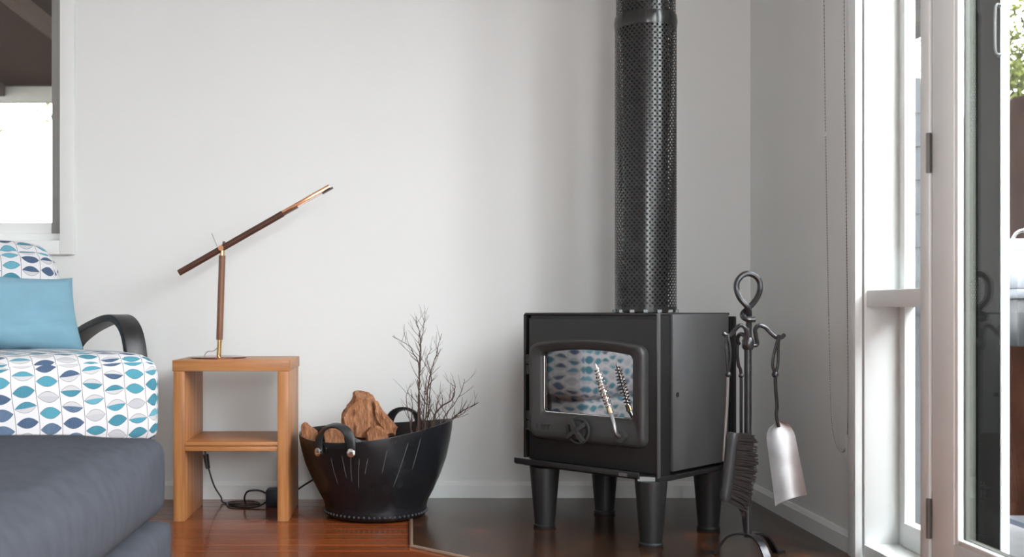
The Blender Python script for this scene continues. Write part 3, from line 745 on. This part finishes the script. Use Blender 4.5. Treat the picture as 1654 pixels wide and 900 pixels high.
chunk('firewood', [(487,686),(492,682),(499,687),(513,697),(514,720),(492,722),(486,704)], 3.86, .09, 'small pale orange wood offcut at the tub rim under the front handle', .003, 5)
chunk('firewood', [(522,694),(530,688),(545,690),(556,697),(556,722),(524,722)], 3.80, .10, 'dark edged log end seen through the front strap handle', .005, 9)
chunk('firewood', [(590,697),(597,690),(606,687),(617,692),(626,700),(628,718),(592,718)], 3.77, .06, 'pinkish pale wood chunk below the large split log', .004, 13)

# twigs
def twig(path, Y, r, seed, nb, label, depth=.03, bl=.07):
    rt = random.Random(seed); mb = MB()
    pts = smooth_path([P(x, y, Y+depth*(i/(len(path)-1))*rt.uniform(-1,1)) for i, (x, y) in enumerate(path)], 7)
    pts = [p+Vector((rt.uniform(-1,1),rt.uniform(-1,1),0))*.0016 for p in pts]; n = len(pts)
    mb.tube(pts, [max(.0007, r*(1-.75*i/(n-1))) for i in range(n)], 6)
    for b in range(nb):
        i = int(n*(.18+.75*(b+rt.random()*.6)/max(1,nb))); i = min(i, n-2)
        t = (pts[i+1]-pts[i]).normalized(); sd = Vector((rt.choice((-1,1))*rt.uniform(.5,1), rt.uniform(-.7,.7), rt.uniform(-.1,.4)))
        d = (t*rt.uniform(.6,1.1)+sd*.7).normalized(); L = bl*rt.uniform(.4,1.15); p = pts[i]; bp = [p.copy()]
        for k in range(4):
            d = (d+Vector((rt.uniform(-.3,.3),rt.uniform(-.25,.25),rt.uniform(-.05,.35)))*.55).normalized(); p = p+d*L/4; bp.append(p.copy())
        r0 = max(.0008, r*(1-.75*i/n)*.7); mb.tube(bp, [r0*(1-.7*k/4) for k in range(5)], 5)
        if rt.random() < .6:
            d2 = (d+Vector((rt.uniform(-.9,.9),rt.uniform(-.5,.5),.2))).normalized(); mb.tube([bp[2], bp[2]+d2*L*.25, bp[2]+d2*L*.5+Vector((0,0,.004))], [r0*.6,r0*.5,r0*.3], 5)
    o = mb.build('twig', M_twig, None, fix=False); return tag(o, label, 'twig', 'dry twigs in the rubber tub')
TW_ = [
 ([(676,712),(676,660),(677,615),(678,570),(679,545),(674,525),(672,512)], .0030, 9, 'tallest dry twig standing upright in the tub'),
 ([(680,712),(677,640),(679,590),(680,555),(684,530),(686,503)], .0026, 8, 'tall thin twig with a forked tip rising from the tub'),
 ([(673,712),(676,650),(676,590),(668,572),(662,560),(648,551),(634,543)], .0026, 6, 'thin twig bending out to the left of the twig bundle'),
 ([(684,712),(688,670),(692,620),(700,588),(706,568),(713,539)], .0030, 8, 'dark twig leaning right with a slender straight tip'),
 ([(688,712),(692,660),(696,610),(690,580),(698,562)], .0025, 7, 'short twig in the middle of the twig bundle'),
 ([(692,712),(702,672),(716,655),(731,645),(735,625),(732,614)], .0036, 7, 'thick crooked twig curving up beside the tub rim'),
 ([(690,714),(714,680),(726,662),(737,648),(748,625),(750,612)], .0026, 5, 'curved twig with a hooked tip over the tub rim'),
 ([(700,714),(722,686),(738,670),(755,660),(773,650)], .0036, 7, 'low stout twig poking sideways over the tub rim'),
 ([(704,712),(720,684),(736,674),(748,668),(757,653)], .0026, 5, 'low forked twig lying on the tub rim'),
 ([(664,714),(664,690),(666,660),(665,636)], .0030, 3, 'short stubby twig inside the back strap handle'),
 ([(668,712),(660,672),(656,645),(660,628),(664,620)], .0020, 3, 'small twig arching above the back strap handle'),
 ([(682,714),(684,680),(686,640),(689,606)], .0034, 8, 'dense bushy twig at the heart of the bundle'),
 ([(696,714),(700,690),(706,660),(708,636)], .0028, 7, 'bushy twig with many small shoots near the rim'),
 ([(706,712),(712,694),(722,676),(712,655),(704,640)], .0024, 6, 'twisted twig curling back over the bundle'),
 ([(670,714),(674,690),(680,660),(684,632)], .0022, 6, 'fine twig crossing in front of the tall ones'),
]
for i, (pth, r, nb, lab) in enumerate(TW_):
    twig(pth, 3.84+.09*((i*37)%10)/10, r, 20+i, int(nb*1.5), lab)

# ------------------------------------------------------------------ armchair (own frame, faces -y, turned towards the stove)
TH = math.radians(40)
chair = thing('armchair', (-1.208, 3.333, 0), 'armchair in white leaf print fabric with black bentwood arms', 'armchair', rz=TH, local=True)
def cushion(name, hx, hy, z0_, z1_, e, mat_, parent, puff=.02, nx=28, ny=24, nz=12, M=None, uvs=True, seed=0, wr=.003):
    # rounded, puffed box; UV in metres wraps front -> top and front -> side
    bm = bmesh.new(); hz = (z1_-z0_)/2
    def pt(a, b, c):
        x, y_, z = a*hx, b*hy, c*hz
        ix, iy, iz = max(-hx+e,min(hx-e,x)), max(-hy+e,min(hy-e,y_)), max(-hz+e,min(hz-e,z))
        d = Vector((x-ix,y_-iy,z-iz)); p = Vector((ix,iy,iz))
        if d.length > 1e-9: p += d.normalized()*e*min(1, max(abs(d.x),abs(d.y),abs(d.z))/e)
        k = (1-a**4)*(1-b**4); p.z += (puff*k if c > 0 else -puff*.3*k)*abs(c)
        p.y += -puff*.6*(1-a*a)*(1-c*c) if b < 0 else puff*.6*(1-a*a)*(1-c*c)
        p.x += (1 if a > 0 else -1)*puff*.6*(1-b*b)*(1-c*c)*abs(a)
        w = noise.noise(Vector((x*9+seed,y_*9,z*9)))*wr; p += Vector((w,w,w)); return p
    cache = {}; uvl = bm.loops.layers.uv.new('UVMap')
    def vert(a, b, c):
        k = (round(a,5),round(b,5),round(c,5))
        if k not in cache: cache[k] = bm.verts.new(pt(a,b,c))
        return cache[k]
    def L(i, n): return -1+2*i/n
    def face(f, na, nb, uvf):
        for i in range(na):
            for j in range(nb):
                q4 = [(i,j),(i+1,j),(i+1,j+1),(i,j+1)]; abc = [f(L(a,na),L(b,nb)) for a, b in q4]
                fc_ = bm.faces.new([vert(*t) for t in abc]); fc_.smooth = True
                for lp_, t in zip(fc_.loops, abc): lp_[uvl].uv = uvf(*t)
    zz = lambda c: c*hz; k_ = e*.43
    face(lambda a,c: (a,-1,c), nx, nz, lambda a,b,c: (a*hx, c*hz))
    face(lambda a,c: (a,1,c), nx, nz, lambda a,b,c: (a*hx, 2*hz+2*hy-c*hz))
    face(lambda a,b: (a,b,1), nx, ny, lambda a,b,c: (a*hx, hz-k_+(b+1)*hy))
    face(lambda a,b: (a,b,-1), nx, ny, lambda a,b,c: (a*hx, -hz-(b+1)*hy))
    face(lambda b,c: (1,b,c), ny, nz, lambda a,b,c: (hx-k_+(b+1)*hy, c*hz))
    face(lambda b,c: (-1,b,c), ny, nz, lambda a,b,c: (-hx-(b+1)*hy, c*hz))
    bmesh.ops.recalc_face_normals(bm, faces=bm.faces)
    me = bpy.data.meshes.new(name); bm.to_mesh(me); bm.free(); me.materials.append(mat_)
    o = bpy.data.objects.new(name, me); COL.objects.link(o)
    if M is None: o.location = (0,0,(z0_+z1_)/2)
    else: o.location = M[0]; o.rotation_euler = M[1]
    if parent is not None: put(o, parent)
    return o
seat = cushion('seat_cushion', .325, .33, .31, .580, .055, M_leaf, chair, .018)
seat.location = (-.0, -.01, .458)
bkc = cushion('back_cushion', .285, .085, 0, .54, .07, M_leaf, chair, .03, M=((0,.37,.675),(math.radians(-14),0,0)), seed=4)
for sx in (1,-1):
    x = .336*sx; ap = [(-.13,.02),(-.135,.30),(-.135,.50),(-.125,.59),(-.095,.662),(-.04,.700),(.03,.706),(.13,.690),(.25,.660),(.36,.615),(.42,.55),(.44,.42)]
    MB().strap(smooth_path([(x, a, b) for a, b in ap], 5), (1,0,0), .072, .024).build('arm', M_bent, chair, bevel=.004, angle=50)
    MB().strap(smooth_path([(x*.95,-.135,.16),(x*.95,.1,.155),(x*.95,.36,.15),(x*.95,.47,.02)],5), (1,0,0), .05, .026).build('side_rail', M_bent, chair, bevel=.003)
MB().box(-.33,.33,-.15,-.11,.13,.165).build('front_rail', M_bent, chair, bevel=.003)
MB().box(-.33,.33,.34,.38,.13,.165).build('rear_rail', M_bent, chair, bevel=.003)
sb_ = cushion('seat_base', .285, .30, 0, .16, .03, M_leaf, chair, .004, seed=6); sb_.location = (0, -.02, .245)
# blue cushion leaning on the chair back
pil = MB(); NN = 26; vs = []
hx, hz_ = .235, .121
for side in (-1, 1):
    for j in range(NN+1):
        for i in range(NN+1):
            a, c = 2*i/NN-1, 2*j/NN-1
            th = .062*(max(0,(1-a**4)*(1-c**4)))**.55
            pin = 1-.10*(1-c*c)*0-.07*abs(a)**2*(1-abs(c)**2)
            x = a*hx*(1-.05*(1-c*c)*abs(a)-.055*(c+1)); z = c*hz_*(1-.10*(1-c*c)*0+.06*abs(a)**3)-.008*(1-a*a)*(c>0)*c
            w = (noise.noise(Vector((a*2.4+c*1.6,c*3.2-a,side)))*.016+noise.noise(Vector((a*3+c*6,c*7-a*4,side+4)))*.006)*(1-a**4)*(1-c**4)
            vs.append((x, side*th+w, z))
W1 = NN+1; n0 = W1*W1; fs = []
for j in range(NN):
    for i in range(NN):
        a = j*W1+i; fs.append((a,a+1,a+W1+1,a+W1)); fs.append((n0+a,n0+a+W1,n0+a+W1+1,n0+a+1))
for k in range(NN):
    fs += [(k,n0+k,n0+k+1,k+1), (NN*W1+k,NN*W1+k+1,n0+NN*W1+k+1,n0+NN*W1+k), (k*W1,(k+1)*W1,n0+(k+1)*W1,n0+k*W1), (k*W1+NN,n0+k*W1+NN,n0+(k+1)*W1+NN,(k+1)*W1+NN)]
pil.add(vs, fs)
Mw = Matrix.Translation((-1.208,3.333,0)) @ Matrix.Rotation(TH,4,'Z') @ Matrix.Translation((.015,.085,.727)) @ Matrix.Rotation(math.radians(3),4,'Y') @ Matrix.Rotation(math.radians(-16),4,'X')
tag(pil.rot(Mw).build('throw_pillow', M_pillow, None, angle=80), 'plain light blue pillow on the leaf print armchair', 'pillow')

# ------------------------------------------------------------------ grey ottoman in front
ott = thing('ottoman', (-1.05, 1.75, 0), 'charcoal grey upholstered ottoman with thick cushion in front of the armchair', 'ottoman')
oc = cushion('cushion', .50, .63, 0, .172, .035, M_grey, None, .036, nx=40, ny=44, nz=10, wr=.004, seed=8); oc.location = (-1.046, 1.822, .360); put(oc, ott)
ob = cushion('base', .515, .645, 0, .20, .03, M_grey, None, .006, nx=24, ny=24, nz=8, wr=.003, seed=3); ob.location = (-1.046, 1.822, .163); put(ob, ott)
for sx in (-.44,.44):
    for sy in (-.57,.57):
        MB().lathe([(.022,0),(.028,.07)], (-1.046+sx, 1.822+sy, 0), 14).build('leg', M_bent, ott)
pp = [(-.547,1.22,.428),(-.547,2.42,.428)]

# ------------------------------------------------------------------ roller blind chain on the right wall
blind = thing('roller_blind', (1.30, 3.3, .3), 'roller blind with long bead chain loop hanging against the right wall', 'blind')
MB().tube([(1.29, 2.75, 2.34),(1.29, 3.40, 2.34)], .03, 20).build('roller_tube', M_trim, blind)
MB().box(1.26, 1.327, 3.40, 3.44, 2.30, 2.38).build('bracket', M_trim, blind)
path = smooth_path([(1.312,3.435,2.33),(1.314,3.425,1.6),(1.315,3.405,1.0),(1.315,3.385,.60),(1.315,3.372,.42),(1.315,3.345,.335),(1.315,3.30,.303),(1.315,3.265,.312),(1.315,3.247,.36),
                    (1.315,3.242,.52),(1.315,3.252,.9),(1.314,3.268,1.6),(1.312,3.275,2.33)], 60)
ch = MB(); acc = 0; last = path[0]; ch.ball(last, .0022, 5, 4)
for p in path[1:]:
    if (p-last).length >= .0062: ch.ball(p, .0022, 5, 4); last = p
tag(ch.build('bead_chain', M_bead, blind), kind='stuff')
MB().tube(path[::6], .0009, 4).build('chain_cord', M_bead, blind)
MB().box(1.309, 1.327, 3.235, 3.251, .29, .36).build('chain_tensioner', M_trim, blind, bevel=.003)

# ------------------------------------------------------------------ outside
tag(MB().box(1.45, 9, -8, 12, -.45, -.30).build('patio', M_ground, smooth=False), kind='structure')
tag(MB().box(-12, 1.447, 4.33, 14, -.6, -.35).build('yard', plain('dark_soil', (.05,.045,.035), .9, spec=.05), smooth=False), kind='structure')
fence = thing('steel_fence', (2.95, 2.0, -.3), 'tall rusted steel panel fence along the patio', 'fence')
for i in range(8):
    ya = -5.6+1.4*i
    MB().box(2.93, 2.945, ya+.004, ya+1.396, -.28, 1.756).build('panel', M_rust, fence, bevel=.002, seg=1)
    MB().box(2.945, 2.995, ya-.025, ya+.025, -.3, 1.74).build('post', M_rust, fence)
# pale outbuilding wall with boards
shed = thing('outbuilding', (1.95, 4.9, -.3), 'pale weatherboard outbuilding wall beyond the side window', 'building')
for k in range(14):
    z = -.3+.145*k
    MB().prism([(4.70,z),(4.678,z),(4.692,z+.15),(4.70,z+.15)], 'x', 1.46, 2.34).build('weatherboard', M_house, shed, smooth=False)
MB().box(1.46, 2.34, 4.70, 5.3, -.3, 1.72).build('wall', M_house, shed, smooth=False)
# dark screen door frame parked outside the mullion
post = thing('screen_door', (1.44, 2.73, 0), 'dark grey screen door frame with slim pull handle behind the door glass', 'screen door')
MB().box(1.422, 1.478, 2.705, 2.765, .01, 2.28).build('stile', M_post, post, bevel=.003)
MB().box(1.378, 1.421, 2.712, 2.765, .01, 2.28).build('jamb_strip', M_olive, post, bevel=.003)
MB().box(1.4785, 1.499, 2.70, 2.765, .01, 2.28).build('edge_strip', M_trim, post, bevel=.004)
hz0, hz1 = 1.366, 1.487
MB().tube(smooth_path([(1.470,2.705,hz0),(1.464,2.680,hz0),(1.448,2.672,hz0+.004),(1.446,2.672,(hz0+hz1)/2),(1.448,2.672,hz1-.004),(1.464,2.680,hz1),(1.470,2.705,hz1)],5), .003, 8).build('pull_handle', plain('handle_grey',(.035,.035,.035),.5), post)
# barbecue
bbq = thing('barbecue', (2.56, 4.2, -.3), 'gas barbecue with pale steel hood and black body on the patio', 'barbecue')
hood = [(3.95,.81),(3.95,.90),(3.98,.97),(4.05,1.0),(4.3,1.0),(4.38,.96),(4.42,.88),(4.42,.81)]
M_hood = plain('hood_steel', (.22,.235,.26), .35, .2, var=.04)
MB().prism(hood, 'x', 2.22, 2.86).build('hood', M_hood, bbq, bevel=.01)
MB().box(2.20, 2.88, 3.92, 4.44, .775, .81).build('hotplate_rim', plain('rim_grey',(.12,.13,.15),.4,.4), bbq, bevel=.004)
MB().box(2.22, 2.86, 3.95, 4.42, .60, .775).build('body', plain('bbq_black',(.012,.013,.016),.35), bbq, bevel=.006)
for xx in (2.40, 2.82):
    for yy in (3.98, 4.39): MB().box(xx-.015, xx+.015, yy-.015, yy+.015, -.3, .60).build('leg', M_black, bbq)
MB().box(2.40, 2.82, 3.98, 4.39, -.12, -.10).build('lower_shelf', plain('shelf_grey',(.06,.07,.09),.5), bbq)
MB().tube(smooth_path([(2.24,4.02,.99),(2.25,4.0,1.022),(2.32,4.0,1.028),(2.39,4.0,1.022),(2.40,4.02,.99)],5), .007, 8).build('hood_handle', M_steel, bbq)
# porch outside the back window
porch = thing('porch_roof', (-3.0, 4.34, 2.2), 'dark timber lined porch roof with pale fascia outside the back window', 'porch')
MB().box(-7, -.9, 4.33, 7.6, 2.30, 2.36).build('lining', M_porch, porch, smooth=False)
MB().box(-7, -.9, 7.6, 7.66, 2.19, 2.42).build('fascia', M_fascia, porch, smooth=False)
for k in range(6):
    MB().box(-6.6+.92*k+.02, -6.6+.92*k+.09, 4.33, 7.6, 2.23, 2.30).build('rafter', M_rafter, porch, smooth=False)
for xx in (-6.8, -1.1): MB().box(xx-.06, xx+.06, 7.5, 7.6, -.35, 2.3).build('post', M_fascia, porch, smooth=False)
sroof = thing('shade_roof', (2.4, 5.0, 2.2), 'unseen dark lined roof added to shade the patio barbecue', 'shade_roof')  # out-of-view roof, added to keep skylight off the fence and barbecue
MB().box(1.46, 3.06, 2.9, 7.2, 2.36, 2.42).build('lining', M_porch, sroof, smooth=False)
for k in range(5): MB().box(1.46, 3.06, 3.0+.95*k, 3.06+.95*k, 2.29, 2.36).build('rafter', M_rafter, sroof, smooth=False)
for yy in (2.95, 7.1): MB().box(3.0, 3.06, yy-.03, yy+.03, -.3, 2.36).build('post', M_post, sroof, smooth=False)
# trees
def tree(base, h, blobs, nleaf, seed, label, ls=.055):
    rt = random.Random(seed); t = thing('tree', base, label, 'tree', 'trees beyond the fence')
    b = Vector(base); mb = MB()
    mb.tube(smooth_path([b, b+Vector((.05,.03,h*.35)), b+Vector((-.04,.06,h*.7)), b+Vector((.02,.0,h))],4), [.10-.0065*i for i in range(13)], 8)
    for (ox,oy,oz,r) in (blobs if nleaf > 500 else []): mb.tube(smooth_path([b+Vector((0,.02,h*.5)), b+Vector((ox*.5,oy*.5,(h*.5+oz)/2+.1)), b+Vector((ox,oy,oz))],4), [.045-.0035*i for i in range(9)], 6)
    mb.build('trunk', M_trunk, t, fix=False)
    vs = []; fs = []
    for i in range(nleaf):
        ox,oy,oz,r = rt.choice(blobs); d = Vector((rt.gauss(0,1),rt.gauss(0,1),rt.gauss(0,1))).normalized()*r*rt.random()**.45
        c = b+Vector((ox,oy,oz))+d; a = Vector((rt.uniform(-1,1),rt.uniform(-1,1),rt.uniform(-1,.4))).normalized(); w = a.orthogonal().normalized()
        w = Matrix.Rotation(rt.uniform(0,6.3),3,a) @ w; L = ls*rt.uniform(.6,1.3); k = len(vs); up = a.cross(w)*L*.12
        vs += [c, c+a*L*.5+w*L*.24+up, c+a*L, c+a*L*.5-w*L*.24+up]; fs += [(k,k+1,k+2),(k,k+2,k+3)]
    tag(MB().add(vs, fs).build('foliage', M_fol, t, fix=False, smooth=False), kind='stuff')
tree((4.25, 6.9, -.3), 3.2, [(-.4,-.2,2.6,.6),(.1,0,3.1,.8),(-.2,.2,2.2,.5),(.5,-.4,2.4,.6),(0,-.7,2.7,.6),(-.3,0,2.4,.5)], 12000, 11, 'leafy green tree rising behind the rusted fence')
tree((3.6, 9.2, -.3), 3.2, [(0,0,3.0,.9),(-.5,.2,2.4,.6),(.5,-.2,2.5,.7)], 2600, 12, 'tree behind the pale outbuilding')
tree((-5.6, 11.5, -.35), 2.6, [(1.5,0,3.18,.32),(1.15,.1,3.2,.3),(1.85,0,3.05,.2)], 150, 14, 'sparse tree seen below the porch fascia through the back window', .07)
